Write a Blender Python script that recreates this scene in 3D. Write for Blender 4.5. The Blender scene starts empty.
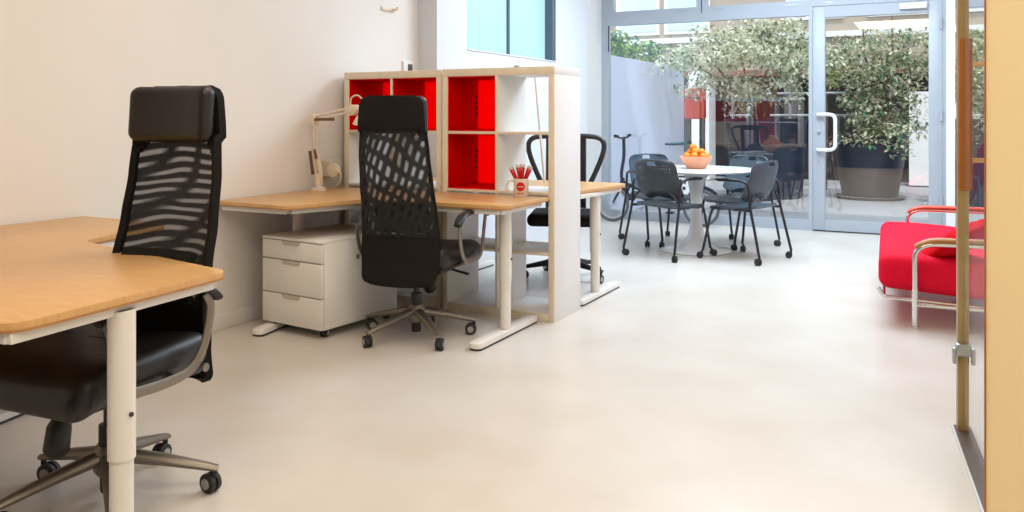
import bpy, bmesh, math, random
from mathutils import Vector, Matrix
random.seed(7)
C = bpy.context.scene.collection
PI = math.pi
sc = bpy.context.scene

# ------------------------------------------------------------------ helpers
class MB:
    def __init__(self):
        self.bm = bmesh.new()
    def box(self, cx, cy, cz, sx, sy, sz, bevel=0.0, seg=2, rz=0.0, cuts=0):
        m = Matrix.Translation((cx, cy, cz)) @ Matrix.Rotation(rz, 4, 'Z')
        if cuts:
            return self.rbox((sx / 2, sy / 2, sz / 2), bevel, seg, cuts, m)
        t = bmesh.new()
        bmesh.ops.create_cube(t, size=1.0)
        bmesh.ops.scale(t, vec=(sx, sy, sz), verts=t.verts[:])
        if bevel > 0:
            bmesh.ops.bevel(t, geom=t.edges[:], offset=bevel, segments=seg, profile=.5, affect='EDGES', clamp_overlap=True)
        bmesh.ops.transform(t, matrix=m, verts=t.verts[:])
        me = bpy.data.meshes.new('scratch'); t.to_mesh(me); t.free()
        n0 = len(self.bm.verts)
        self.bm.from_mesh(me); bpy.data.meshes.remove(me)
        self.bm.verts.ensure_lookup_table()
        return self.bm.verts[n0:]
    def rbox(self, h, r, seg, cuts, m):
        """cushion block: gridded faces with properly rounded edges"""
        ax = []
        for k in range(3):
            q = min(r, h[k] * .98); c = [-h[k] + q * (1 - math.cos(PI / 2 * i / seg)) if False else -h[k] + q * i / seg for i in range(seg)]
            inner = [-h[k] + q + 2 * (h[k] - q) * i / cuts for i in range(cuts + 1)]
            ax.append(c + inner + [-x for x in reversed(c)])
        cache = {}; out = []
        def vert(i, j, k):
            key = (i, j, k)
            if key not in cache:
                p = [ax[0][i], ax[1][j], ax[2][k]]
                q = [max(-h[a] + min(r, h[a] * .98), min(h[a] - min(r, h[a] * .98), p[a])) for a in range(3)]
                d = Vector([(p[a] - q[a]) / min(r, h[a] * .98) for a in range(3)])
                if d.length > 1e-9:
                    d.normalize(); p = [q[a] + d[a] * min(r, h[a] * .98) for a in range(3)]
                v = self.bm.verts.new(m @ Vector(p)); cache[key] = v; out.append(v)
            return cache[key]
        n = [len(a) - 1 for a in ax]
        for a, (u, w) in enumerate(((1, 2), (0, 2), (0, 1))):
            for side in (0, n[a]):
                for i in range(n[u]):
                    for j in range(n[w]):
                        vs = []
                        for di, dj in ((0, 0), (1, 0), (1, 1), (0, 1)):
                            ix = [0, 0, 0]; ix[a] = side; ix[u] = i + di; ix[w] = j + dj
                            vs.append(vert(*ix))
                        self.bm.faces.new(vs)
        return out
    def ring(self, c, t, n, r, ref=None, sq=False):
        t = Vector(t).normalized()
        ref = Vector(ref) if ref else Vector((0, 0, 1))
        if abs(t.dot(ref)) > .95: ref = Vector((1, 0, 0))
        a = t.cross(ref).normalized(); b = a.cross(t).normalized()
        rx, ry = (r if isinstance(r, (tuple, list)) else (r, r))
        return [self.bm.verts.new(Vector(c) + a * math.cos(2 * PI * i / n) * rx + b * math.sin(2 * PI * i / n) * ry) for i in range(n)]
    def skin(self, rings, closed=False, caps=True):
        n = len(rings[0])
        m = len(rings)
        for k in range(m if closed else m - 1):
            A, B = rings[k], rings[(k + 1) % m]
            for i in range(n):
                try: self.bm.faces.new((A[i], A[(i + 1) % n], B[(i + 1) % n], B[i]))
                except ValueError: pass
        if caps and not closed:
            self.bm.faces.new(list(reversed(rings[0]))); self.bm.faces.new(rings[-1])
    def tube(self, pts, r, n=10, closed=False, smooth=0, ref=None):
        P = [Vector(p) for p in pts]
        if smooth: P = catmull(P, smooth, closed)
        m = len(P)
        rs = r if isinstance(r, list) and len(r) == m else [r] * m
        if isinstance(r, list) and len(r) != m:
            rs = []
            for i in range(m):
                f = i / (m - 1) * (len(r) - 1); k = min(int(f), len(r) - 2); g = f - k
                if isinstance(r[0], (tuple, list)):
                    rs.append((r[k][0] * (1 - g) + r[k + 1][0] * g, r[k][1] * (1 - g) + r[k + 1][1] * g))
                else: rs.append(r[k] * (1 - g) + r[k + 1] * g)
        rings = []
        ref = Vector(ref) if ref else None
        up = ref
        for i, p in enumerate(P):
            a = P[(i - 1) % m] if (closed or i > 0) else P[i]
            b = P[(i + 1) % m] if (closed or i < m - 1) else P[i]
            t = (b - a)
            if t.length < 1e-9: t = Vector((0, 0, 1))
            t.normalize()
            if up is None:
                up = Vector((0, 0, 1)) if abs(t.z) < .9 else Vector((1, 0, 0))
            u = (ref if ref is not None else up); u = u - t * u.dot(t)
            if u.length < 1e-4: u = t.orthogonal()
            u.normalize(); up = u
            s = t.cross(u)
            rx, ry = rs[i] if isinstance(rs[i], (tuple, list)) else (rs[i], rs[i])
            rings.append([self.bm.verts.new(p + s * math.cos(2 * PI * q / n) * rx + u * math.sin(2 * PI * q / n) * ry) for q in range(n)])
        self.skin(rings, closed)
    def cyl(self, p0, p1, r0, r1=None, n=16):
        self.tube([p0, p1], [r0, r0 if r1 is None else r1], n)
    def lathe(self, prof, c=(0, 0, 0), n=32, axis='Z'):
        rings = []
        for r, z in prof:
            ring = []
            for i in range(n):
                a = 2 * PI * i / n
                if axis == 'Z': p = (r * math.cos(a), r * math.sin(a), z)
                elif axis == 'X': p = (z, r * math.cos(a), r * math.sin(a))
                else: p = (r * math.cos(a), z, r * math.sin(a))
                ring.append(self.bm.verts.new(Vector(p) + Vector(c)))
            rings.append(ring)
        self.skin(rings)
    def prism(self, poly, z0, z1, bevel=0.0):
        b0 = [self.bm.verts.new((x, y, z0)) for x, y in poly]
        b1 = [self.bm.verts.new((x, y, z1)) for x, y in poly]
        n = len(poly)
        self.bm.faces.new(list(reversed(b0))); ft = self.bm.faces.new(b1)
        for i in range(n):
            self.bm.faces.new((b0[i], b0[(i + 1) % n], b1[(i + 1) % n], b1[i]))
        if bevel:
            bmesh.ops.bevel(self.bm, geom=list(ft.edges), offset=bevel, segments=2, profile=.5, affect='EDGES')
    def sphere(self, c, r, u=16, v=10, sc_=(1, 1, 1)):
        x = bmesh.ops.create_uvsphere(self.bm, u_segments=u, v_segments=v, radius=r)['verts']
        bmesh.ops.scale(self.bm, vec=sc_, verts=x)
        bmesh.ops.translate(self.bm, vec=c, verts=x)
        return x
    def grid(self, fn, nu, nv, skip=None, thick=0.0):
        V = [[self.bm.verts.new(fn(i / nu, j / nv)) for i in range(nu + 1)] for j in range(nv + 1)]
        fs = []
        for j in range(nv):
            for i in range(nu):
                if skip and skip((i + .5) / nu, (j + .5) / nv): continue
                fs.append(self.bm.faces.new((V[j][i], V[j][i + 1], V[j + 1][i + 1], V[j + 1][i])))
        loose = [v for row in V for v in row if not v.link_faces]
        bmesh.ops.delete(self.bm, geom=loose, context='VERTS')
        if thick:
            bmesh.ops.solidify(self.bm, geom=fs, thickness=thick)
    def xf(self, m):
        bmesh.ops.transform(self.bm, matrix=m, verts=self.bm.verts[:]); return self
    def build(self, name, mat, parent=None, ang=40, fix=True):
        if fix: bmesh.ops.recalc_face_normals(self.bm, faces=self.bm.faces[:])
        me = bpy.data.meshes.new(name); self.bm.to_mesh(me); self.bm.free()
        for p in me.polygons: p.use_smooth = True
        me.set_sharp_from_angle(angle=math.radians(ang))
        if mat: me.materials.append(mat)
        o = bpy.data.objects.new(name, me); C.objects.link(o)
        if parent: o.parent = parent
        return o

def catmull(P, k, closed=False):
    out = []; m = len(P)
    for i in range(m if closed else m - 1):
        p0 = P[(i - 1) % m] if (closed or i > 0) else P[0]
        p1 = P[i]; p2 = P[(i + 1) % m]
        p3 = P[(i + 2) % m] if (closed or i + 2 < m) else P[-1]
        for j in range(k):
            t = j / k
            out.append(0.5 * ((2 * p1) + (-p0 + p2) * t + (2 * p0 - 5 * p1 + 4 * p2 - p3) * t * t + (-p0 + 3 * p1 - 3 * p2 + p3) * t ** 3))
    if not closed: out.append(P[-1].copy())
    return out

def rpoly(pts):
    """pts: (x, y, r) -> polygon with rounded corners"""
    out = []; n = len(pts)
    for i in range(n):
        p = Vector(pts[i][:2]); r = pts[i][2]
        a = Vector(pts[i - 1][:2]); b = Vector(pts[(i + 1) % n][:2])
        if r <= 0: out.append(tuple(p)); continue
        u = (a - p).normalized(); v = (b - p).normalized()
        th = math.acos(max(-1, min(1, u.dot(v))))
        d = min(r / math.tan(th / 2), (a - p).length * .48, (b - p).length * .48)
        s, e = p + u * d, p + v * d
        for k in range(7):
            t = k / 6
            q = s * (1 - t) ** 2 + p * 2 * t * (1 - t) + e * t * t
            out.append(tuple(q))
    return out

def thing(name, label, cat, loc=(0, 0, 0), rz=0.0, group=None):
    o = bpy.data.objects.new(name, None); C.objects.link(o)
    o.empty_display_size = .1
    o.location = loc; o.rotation_euler = (0, 0, rz)
    o['label'] = label; o['category'] = cat
    if group: o['group'] = group
    return o
def tag(o, label, cat, group=None, loc=None):
    o['label'] = label; o['category'] = cat
    if group: o['group'] = group
    if loc: o.location = loc
    return o
def struct(o):
    o['kind'] = 'structure'; return o
def kids(o): return [x for x in C.objects if x.parent == o]
def dup(root, loc, rz, label=None, group=None):
    def cp(o, par):
        c = o.copy(); C.objects.link(c)
        if par: c.parent = par
        for k in kids(o): cp(k, c)
        return c
    r = cp(root, None)
    r.location = loc; r.rotation_euler = (0, 0, rz)
    if label: r['label'] = label
    if group: r['group'] = group
    return r

# ------------------------------------------------------------------ materials
def lin(r, g, b):
    f = lambda v: v / 12.92 if v <= .04045 else ((v + .055) / 1.055) ** 2.4
    return (f(r / 255), f(g / 255), f(b / 255), 1)
def mat(name, col, rough=.5, metal=0.0, spec=.5, var=0.0, scale=8.0, stretch=(1, 1, 1), col2=None, bump=0.0, coat=0.0):
    m = bpy.data.materials.new(name); m.use_nodes = True
    nt = m.node_tree; b = nt.nodes['Principled BSDF']
    b.inputs['Base Color'].default_value = col
    b.inputs['Roughness'].default_value = rough
    b.inputs['Metallic'].default_value = metal
    b.inputs['Specular IOR Level'].default_value = spec
    if coat:
        b.inputs['Coat Weight'].default_value = coat; b.inputs['Coat Roughness'].default_value = .1
    tc = nt.nodes.new('ShaderNodeTexCoord'); mp = nt.nodes.new('ShaderNodeMapping')
    mp.inputs['Scale'].default_value = stretch
    nt.links.new(tc.outputs['Object'], mp.inputs['Vector'])
    nz = nt.nodes.new('ShaderNodeTexNoise'); nz.inputs['Scale'].default_value = scale; nz.inputs['Detail'].default_value = 6
    nt.links.new(mp.outputs['Vector'], nz.inputs['Vector'])
    if var or col2:
        rp = nt.nodes.new('ShaderNodeValToRGB')
        rp.color_ramp.elements[0].position = .3; rp.color_ramp.elements[1].position = .7
        c2 = col2 or tuple(c * (1 - var) for c in col[:3]) + (1,)
        rp.color_ramp.elements[0].color = c2; rp.color_ramp.elements[1].color = col
        nt.links.new(nz.outputs['Fac'], rp.inputs['Fac']); nt.links.new(rp.outputs['Color'], b.inputs['Base Color'])
    if bump:
        bp = nt.nodes.new('ShaderNodeBump'); bp.inputs['Strength'].default_value = bump; bp.inputs['Distance'].default_value = .01
        nt.links.new(nz.outputs['Fac'], bp.inputs['Height']); nt.links.new(bp.outputs['Normal'], b.inputs['Normal'])
    return m
def glass_mat(name, base=.07, tint=(1, 1, 1, 1), edge=.7):
    m = bpy.data.materials.new(name); m.use_nodes = True; nt = m.node_tree
    nt.nodes.remove(nt.nodes['Principled BSDF']); out = nt.nodes['Material Output']
    tr = nt.nodes.new('ShaderNodeBsdfTransparent'); tr.inputs['Color'].default_value = tint
    gl = nt.nodes.new('ShaderNodeBsdfGlossy'); gl.inputs['Roughness'].default_value = 0.0
    lw = nt.nodes.new('ShaderNodeLayerWeight'); lw.inputs['Blend'].default_value = .5
    pw = nt.nodes.new('ShaderNodeMath'); pw.operation = 'POWER'; pw.inputs[1].default_value = 4
    mu = nt.nodes.new('ShaderNodeMath'); mu.operation = 'MULTIPLY_ADD'; mu.inputs[1].default_value = edge; mu.inputs[2].default_value = base
    nt.links.new(lw.outputs['Facing'], pw.inputs[0]); nt.links.new(pw.outputs[0], mu.inputs[0])
    mx = nt.nodes.new('ShaderNodeMixShader')
    nt.links.new(mu.outputs[0], mx.inputs['Fac']); nt.links.new(tr.outputs[0], mx.inputs[1]); nt.links.new(gl.outputs[0], mx.inputs[2])
    nt.links.new(mx.outputs[0], out.inputs['Surface'])
    return m
def emit_mat(name, col, s):
    m = bpy.data.materials.new(name); m.use_nodes = True
    b = m.node_tree.nodes['Principled BSDF']
    b.inputs['Base Color'].default_value = (.2, .3, .3, 1); b.inputs['Roughness'].default_value = .25
    b.inputs['Emission Color'].default_value = col; b.inputs['Emission Strength'].default_value = s
    return m
def mesh_fabric(name, steep):
    """two layers of woven chair netting: where their threads cross, slim gaps let light through"""
    m = bpy.data.materials.new(name); m.use_nodes = True; nt = m.node_tree
    b = nt.nodes['Principled BSDF']; out = nt.nodes['Material Output']
    b.inputs['Base Color'].default_value = (.006, .006, .007, 1); b.inputs['Roughness'].default_value = .8
    tc = nt.nodes.new('ShaderNodeTexCoord')
    def wave(scale, dist, loc, rot, sc_, dsc, kind='RINGS'):
        mp = nt.nodes.new('ShaderNodeMapping'); mp.inputs['Location'].default_value = loc; mp.inputs['Rotation'].default_value = rot; mp.inputs['Scale'].default_value = sc_
        nt.links.new(tc.outputs['Object'], mp.inputs['Vector'])
        w = nt.nodes.new('ShaderNodeTexWave'); w.wave_type = kind
        if kind == 'RINGS': w.rings_direction = 'SPHERICAL'
        else: w.bands_direction = 'X'
        w.inputs['Scale'].default_value = scale; w.inputs['Distortion'].default_value = dist
        w.inputs['Detail'].default_value = 0.0; w.inputs['Detail Scale'].default_value = dsc
        nt.links.new(mp.outputs['Vector'], w.inputs['Vector']); return w.outputs['Fac']
    def ramp(f, a, c):
        rp = nt.nodes.new('ShaderNodeMapRange'); rp.inputs['From Min'].default_value = a; rp.inputs['From Max'].default_value = c
        nt.links.new(f, rp.inputs['Value']); return rp.outputs['Result']
    if steep:
        f1 = ramp(wave(7.5, 2.6, (.12, 0, 0), (0, math.radians(-24), 0), (1, .2, .9), .9, 'BANDS'), .36, .9)
        f2 = ramp(wave(4.2, 5.0, (0, 0, .1), (0, math.radians(58), 0), (1, .2, 1.0), 1.1, 'BANDS'), .10, .65)
    else:
        f1 = ramp(wave(7.5, 3.2, (.03, 0, -.50), (0, 0, 0), (.85, .2, 1.25), 1.0), .40, .92)
        f2 = ramp(wave(2.3, 9.0, (0, 0, .1), (0, math.radians(24), 0), (1, .2, 1.2), .9, 'BANDS'), .02, .45)
    mu = nt.nodes.new('ShaderNodeMath'); mu.operation = 'MULTIPLY'; nt.links.new(f1, mu.inputs[0]); nt.links.new(f2, mu.inputs[1])
    m2 = nt.nodes.new('ShaderNodeMath'); m2.operation = 'MULTIPLY_ADD'; m2.inputs[1].default_value = .27 if not steep else .36; m2.inputs[2].default_value = .015; nt.links.new(mu.outputs[0], m2.inputs[0])
    tr = nt.nodes.new('ShaderNodeBsdfTransparent'); mx = nt.nodes.new('ShaderNodeMixShader')
    nt.links.new(m2.outputs[0], mx.inputs['Fac']); nt.links.new(b.outputs[0], mx.inputs[1]); nt.links.new(tr.outputs[0], mx.inputs[2])
    nt.links.new(mx.outputs[0], out.inputs['Surface'])
    return m
def perforated(name, col):
    """moulded plastic with rows of slotted holes across the upper back"""
    m = bpy.data.materials.new(name); m.use_nodes = True; nt = m.node_tree
    b = nt.nodes['Principled BSDF']; out = nt.nodes['Material Output']
    b.inputs['Base Color'].default_value = col; b.inputs['Roughness'].default_value = .42
    tc = nt.nodes.new('ShaderNodeTexCoord'); sx = nt.nodes.new('ShaderNodeSeparateXYZ')
    nt.links.new(tc.outputs['Object'], sx.inputs[0])
    def mth(op, a, bb=None, c=None):
        n = nt.nodes.new('ShaderNodeMath'); n.operation = op
        for i, v in enumerate((a, bb, c)):
            if v is None: continue
            if isinstance(v, (int, float)): n.inputs[i].default_value = v
            else: nt.links.new(v, n.inputs[i])
        return n.outputs[0]
    a = mth('SINE', mth('MULTIPLY', sx.outputs['X'], 2 * PI / .022))
    zz = mth('SINE', mth('MULTIPLY', sx.outputs['Z'], 2 * PI / .03))
    h = mth('MULTIPLY', mth('GREATER_THAN', a, .1), mth('GREATER_THAN', zz, -.2))
    zone = mth('MULTIPLY', mth('GREATER_THAN', sx.outputs['Z'], .60), mth('LESS_THAN', sx.outputs['Z'], .80))
    zone = mth('MULTIPLY', zone, mth('LESS_THAN', mth('ABSOLUTE', sx.outputs['X']), .175))
    fac = mth('MULTIPLY', mth('MULTIPLY', h, zone), .8)
    tr = nt.nodes.new('ShaderNodeBsdfTransparent'); mx = nt.nodes.new('ShaderNodeMixShader')
    nt.links.new(fac, mx.inputs['Fac']); nt.links.new(b.outputs[0], mx.inputs[1]); nt.links.new(tr.outputs[0], mx.inputs[2])
    nt.links.new(mx.outputs[0], out.inputs['Surface'])
    return m
def leaf_mat(name, cols):
    m = bpy.data.materials.new(name); m.use_nodes = True; nt = m.node_tree
    b = nt.nodes['Principled BSDF']; out = nt.nodes['Material Output']
    g = nt.nodes.new('ShaderNodeNewGeometry'); rp = nt.nodes.new('ShaderNodeValToRGB')
    rp.color_ramp.interpolation = 'CONSTANT'
    e = rp.color_ramp.elements
    e[0].color = cols[0]; e[0].position = 0
    e[1].color = cols[-1]; e[1].position = (len(cols) - 1) / len(cols)
    for i in range(1, len(cols) - 1):
        x = e.new(i / len(cols)); x.color = cols[i]
    nt.links.new(g.outputs['Random Per Island'], rp.inputs['Fac'])
    nt.links.new(rp.outputs['Color'], b.inputs['Base Color']); b.inputs['Roughness'].default_value = .45
    tl = nt.nodes.new('ShaderNodeBsdfTranslucent'); nt.links.new(rp.outputs['Color'], tl.inputs['Color'])
    mx = nt.nodes.new('ShaderNodeMixShader'); mx.inputs['Fac'].default_value = .35
    nt.links.new(b.outputs[0], mx.inputs[1]); nt.links.new(tl.outputs[0], mx.inputs[2]); nt.links.new(mx.outputs[0], out.inputs['Surface'])
    return m
def translucent(name, col, fac):
    m = mat(name, col, .35); nt = m.node_tree; out = nt.nodes['Material Output']; b = nt.nodes['Principled BSDF']
    tl = nt.nodes.new('ShaderNodeBsdfTranslucent'); tl.inputs['Color'].default_value = col
    mx = nt.nodes.new('ShaderNodeMixShader'); mx.inputs['Fac'].default_value = fac
    nt.links.new(b.outputs[0], mx.inputs[1]); nt.links.new(tl.outputs[0], mx.inputs[2]); nt.links.new(mx.outputs[0], out.inputs['Surface'])
    return m

M = {}
M['wall'] = mat('wall_paint', (.80, .76, .71, 1), .7, spec=.2, var=.03, scale=2)
M['wall_cool'] = mat('white_wall_paint', (.70, .715, .74, 1), .7, spec=.2, var=.02, scale=2)
M['rear_dark'] = mat('darkened_rear_wall', (.10, .09, .085, 1), .8, var=.1)
M['cream'] = mat('cream_lacquer', (.93, .76, .44, 1), .45, var=.03, scale=3)
M['floor'] = mat('polished_concrete', (.675, .632, .582, 1), .30, spec=.4, scale=2.2, col2=(.61, .55, .485, 1))
M['ceil'] = mat('ceiling_paint', (.85, .83, .80, 1), .8)
M['beech'] = mat('beech_veneer', (.66, .39, .165, 1), .36, spec=.45, scale=5, stretch=(2, 14, 2), col2=(.59, .33, .125, 1))
M['beech_edge'] = mat('beech_edge', (.46, .22, .06, 1), .4, scale=9, stretch=(3, 3, 12), col2=(.38, .17, .045, 1))
M['white'] = mat('white_lacquer', (.80, .77, .72, 1), .4, var=.02)
M['case'] = mat('bookcase_white', (.82, .80, .77, 1), .38, var=.02)
M['case_edge'] = mat('bookcase_edge_warm_lit', (.80, .69, .54, 1), .45, var=.08, scale=6, stretch=(4, 4, 1))  # white front edges, warm light on them put into the colour
M['leather'] = mat('black_leather', (.012, .009, .007, 1), .42, spec=.5, var=.25, scale=30, bump=.15)
M['cloth'] = mat('black_cloth', (.013, .011, .010, 1), .85, spec=.2, var=.3, scale=120)
M['net'] = mesh_fabric('chair_netting', False); M['net2'] = mesh_fabric('chair_netting_rear', True)
M['blackp'] = mat('black_plastic', (.012, .012, .013, 1), .45)
M['alu'] = mat('grey_aluminium', (.27, .235, .19, 1), .42, .75, var=.1)
M['tyre'] = mat('caster_rubber', (.02, .02, .022, 1), .6)
M['hubgrey'] = mat('caster_hub_grey', (.35, .35, .35, 1), .4)
M['red'] = translucent('red_plastic', (.98, .004, .004, 1), .85)
M['redcloth'] = mat('red_wool', (.78, .006, .035, 1), .85, spec=.15, var=.12, scale=60, bump=.1)
M['redcloth2'] = mat('red_pillow_wool', (.62, .004, .012, 1), .9, spec=.1, var=.15, scale=60, bump=.1)
M['chrome'] = mat('chrome', (.75, .74, .72, 1), .12, 1.0)
M['armwood'] = mat('armrest_wood', (.50, .22, .06, 1), .35, scale=6, stretch=(3, 12, 12), col2=(.38, .15, .04, 1))
M['redwood'] = mat('armrest_red_wood', (.62, .07, .02, 1), .35, var=.2, scale=6)
M['frame'] = mat('blue_grey_aluminium', (.43, .475, .535, 1), .4, .1, var=.03)
M['gap'] = mat('dark_gasket', (.03, .03, .035, 1), .6)
M['glass'] = glass_mat('window_glass', .09)
M['glass2'] = glass_mat('door_glass', .015, (.98, .99, .985, 1), .12)
M['teal'] = emit_mat('backlit_frosted_pane', (.50, .78, .81, 1), .75)
M['steel'] = mat('brushed_steel', (.45, .47, .5, 1), .35, .8)
M['darksteel'] = mat('dark_steel', (.10, .14, .18, 1), .4, .3)
M['tube'] = mat('black_tube', (.014, .015, .02, 1), .35)
M['shell'] = mat('slate_shell', (.058, .083, .108, 1), .42, var=.1)
M['shellp'] = perforated('slate_shell_perforated', (.04, .05, .06, 1))
M['tulip'] = mat('white_enamel', (.83, .84, .85, 1), .18, var=.01)
M['orange'] = mat('orange_peel', (.85, .25, .012, 1), .45, var=.15, scale=20, bump=.12)
M['bowl'] = translucent('amber_bowl', (.88, .56, .38, 1), .6)
M['gold'] = mat('brass_post', (.42, .29, .13, 1), .38, .35, var=.12, scale=4, stretch=(4, 4, 1))
M['amber'] = mat('varnished_handle', (.40, .12, .008, 1), .6, var=.2, scale=4, stretch=(8, 8, 1))
M['lock'] = mat('white_metal', (.72, .72, .72, 1), .3, .2)
M['lampc'] = mat('cream_lamp_enamel', (.78, .66, .52, 1), .4)
M['spring'] = mat('dark_spring', (.16, .08, .04, 1), .5, .3)
M['socket'] = mat('beige_plastic', (.52, .46, .38, 1), .5)
M['darkgrey'] = mat('dark_grey_plastic', (.05, .06, .055, 1), .4)
M['mug'] = mat('mug_glaze', (.80, .70, .60, 1), .25)
M['logored'] = mat('logo_red', (.62, .008, .008, 1), .4)
M['penred'] = mat('pen_red', (.60, .006, .008, 1), .3)
M['penclear'] = mat('pen_cap', (.62, .55, .5, 1), .25)
M['bikeblk'] = mat('bike_paint', (.025, .028, .045, 1), .3)
M['biketyre'] = mat('bike_tyre', (.10, .10, .11, 1), .6)
M['rim'] = mat('bike_rim', (.55, .57, .6, 1), .3, .6)
M['saddle'] = mat('saddle_vinyl', (.06, .13, .14, 1), .5)
M['pave'] = mat('courtyard_paving', (.36, .365, .38, 1), .6, var=.15, scale=3)
M['court'] = mat('courtyard_wall_paint', (.62, .66, .80, 1), .8, var=.06, scale=1)
M['facade'] = mat('facade_render', (.42, .35, .28, 1), .8, var=.12, scale=1.5)
M['facade_w'] = mat('facade_white', (.78, .78, .76, 1), .8, var=.05)
M['dark'] = mat('dark_shopfront', (.022, .018, .024, 1), .5, var=.5, scale=1.2)
M['wine'] = mat('wine_panel', (.05, .010, .02, 1), .6)
M['rust'] = mat('rust_beam', (.22, .09, .06, 1), .7)
M['pot'] = mat('navy_planter', (.016, .026, .055, 1), .45, var=.2, scale=3)
M['potlow'] = mat('brown_grey_finish', (.13, .105, .10, 1), .7, var=.15)  # on the ficus planter this tone is the floor reflected in the glass
M['bark'] = mat('bark', (.20, .14, .10, 1), .9, var=.4, scale=20)
M['leafA'] = leaf_mat('variegated_leaf', [lin(234, 236, 216), lin(200, 206, 174), lin(162, 172, 134), lin(218, 222, 196), lin(100, 118, 78), lin(242, 242, 228)])
M['leafB'] = leaf_mat('ficus_leaf', [lin(222, 220, 192), lin(184, 184, 146), lin(118, 136, 92), lin(80, 134, 106), lin(206, 202, 172), lin(238, 230, 208)])
M['leafC'] = leaf_mat('green_leaf', [lin(70, 130, 90), lin(110, 170, 110), lin(50, 100, 80), lin(160, 190, 90)])
M['leafD'] = leaf_mat('lime_leaf', [lin(170, 185, 95), lin(200, 205, 120), lin(130, 155, 80), lin(180, 185, 110)])
M['boxred'] = mat('pillar_box_red', (.70, .045, .015, 1), .4)
M['winglow'] = mat('pale_window_glass', (.55, .72, .68, 1), .15)
M['channel'] = mat('floor_channel', (.10, .07, .05, 1), .4, .3)

# ------------------------------------------------------------------ room shell
def sbox(name, x0, x1, y0, y1, z0, z1, m, parent=None, bevel=0):
    b = MB(); b.box((x0 + x1) / 2, (y0 + y1) / 2, (z0 + z1) / 2, x1 - x0, y1 - y0, z1 - z0, bevel)
    o = b.build(name, m, parent)
    if parent is None: struct(o)
    return o
sbox('floor', -3.9, 1.9, -2.6, 9.29, -.15, 0, M['floor'])
sbox('ceiling', -3.9, 1.9, -2.6, 9.35, 3.1, 3.2, M['ceil'])
sbox('wall_left', -3.8, -3.62, -2.6, 5.40, 0, 3.1, M['wall'])
b = MB()
def bb(b, x0, x1, y0, y1, z0, z1, bevel=0): return b.box((x0 + x1) / 2, (y0 + y1) / 2, (z0 + z1) / 2, x1 - x0, y1 - y0, z1 - z0, bevel)
bb(b, -3.8, -3.445, 5.40, 8.41, 0, 1.745); bb(b, -3.8, -3.445, 5.40, 5.85, 1.745, 3.1); bb(b, -3.8, -3.445, 7.60, 8.41, 1.745, 3.1); bb(b, -3.8, -3.445, 5.85, 7.60, 2.95, 3.1)
struct(b.build('wall_left_window_side', M['wall_cool']))
b = MB(); b.prism([(-3.8, 8.41), (-3.445, 8.41), (-3.585, 9.20), (-3.585, 9.35), (-3.8, 9.35)], 0, 3.1)
struct(b.build('wall_left_reveal', M['case']))
sbox('wall_behind', -3.8, 1.9, -2.6, -2.5, 0, 3.1, M['rear_dark'])  # unseen wall, coloured dark to deepen what the glass front reflects
sbox('wall_right', 1.6, 1.8, -2.5, 9.35, 0, 3.1, M['wall_cool'])
sbox('wall_partition', .104, 1.6, 2.74, 2.86, 0, 3.1, M['cream'])
sbox('trim_1', .1005, .1045, 2.735, 2.765, 0, 3.1, M['amber'])
sbox('wall_glass_pier', .012, .088, 9.08, 9.30, 0, 3.1, M['case'])
sbox('baseboard_left', -3.62, -3.602, -2.5, 5.40, 0, .092, M['wall'], bevel=.004)
# high frosted window
w = sbox('window_1', -3.56, -3.53, 5.85, 7.60, 1.745, 2.95, M['teal'])
w['kind'] = 'structure'
b = MB(); bb(b, -3.53, -3.51, 6.70, 6.73, 1.745, 2.95); bb(b, -3.53, -3.45, 7.52, 7.60, 1.745, 2.95)
b.build('window_bar', M['darksteel'], w)
sbox('trim_2', -3.56, -3.435, 5.85, 7.60, 1.735, 1.747, M['wall_cool'], bevel=.004)

# glass front: frames, fixed pane, door, second bay
G = 9.25
b = MB()
bb(b, -3.60, -3.50, G - .042, G + .042, 0, 3.1); bb(b, -3.50, -1.268, G - .04, G + .04, 2.255, 2.415); bb(b, -1.228, -.02, G - .04, G + .04, 2.345, 2.415)
bb(b, -3.50, -1.268, G - .04, G + .04, 0, .105); bb(b, -1.268, -1.228, G - .042, G + .042, 0, 3.1)
bb(b, -2.46, -2.34, G - .04, G + .04, 2.415, 3.1); bb(b, -1.30, -1.268, G - .04, G + .04, 2.415, 3.1); bb(b, -1.228, -1.19, G - .04, G + .04, 2.415, 3.1)
bb(b, -3.50, -3.44, G - .04, G + .04, 2.415, 3.1); bb(b, -.02, .012, G - .042, G + .042, 0, 3.1)
w2 = struct(b.build('window_2', M['frame']))
b = MB(); bb(b, -3.51, -1.262, G - .006, G + .006, .10, 2.26); b.build('pane', M['glass'], w2)
b = MB(); bb(b, -3.45, -2.45, G - .006, G + .006, 2.41, 3.1); b.build('pane', M['glass'], w2)
b = MB(); bb(b, -2.35, -1.29, G - .006, G + .006, 2.41, 3.1); b.build('pane', M['glass'], w2)
b = MB(); bb(b, -1.2, -.02, G - .006, G + .006, 2.41, 3.1); b.build('pane', M['glass'], w2)
b = MB(); bb(b, -2.405, -2.397, G - .044, G - .03, 2.345, 3.1); bb(b, -1.247, -1.244, G - .044, G - .03, 2.42, 3.1)
bb(b, -3.503, -3.494, G - .044, G - .03, 1.95, 2.255); b.build('joint', M['gap'], w2)
b = MB()
for x in (-2.62, -2.22, -1.44, -1.08): bb(b, x - .055, x + .055, G - .046, G - .036, 2.372, 2.384)
b.build('catch', M['steel'], w2)
b = MB()
bb(b, -1.225, -1.108, G - .05, G + .03, .012, 2.34, .004); bb(b, -.142, -.018, G - .05, G + .03, .012, 2.34, .004)
bb(b, -1.108, -.142, G - .05, G + .03, .012, .115); bb(b, -1.108, -.142, G - .05, G + .03, 2.225, 2.34)
d1 = struct(b.build('door_1', M['frame']))
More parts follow.
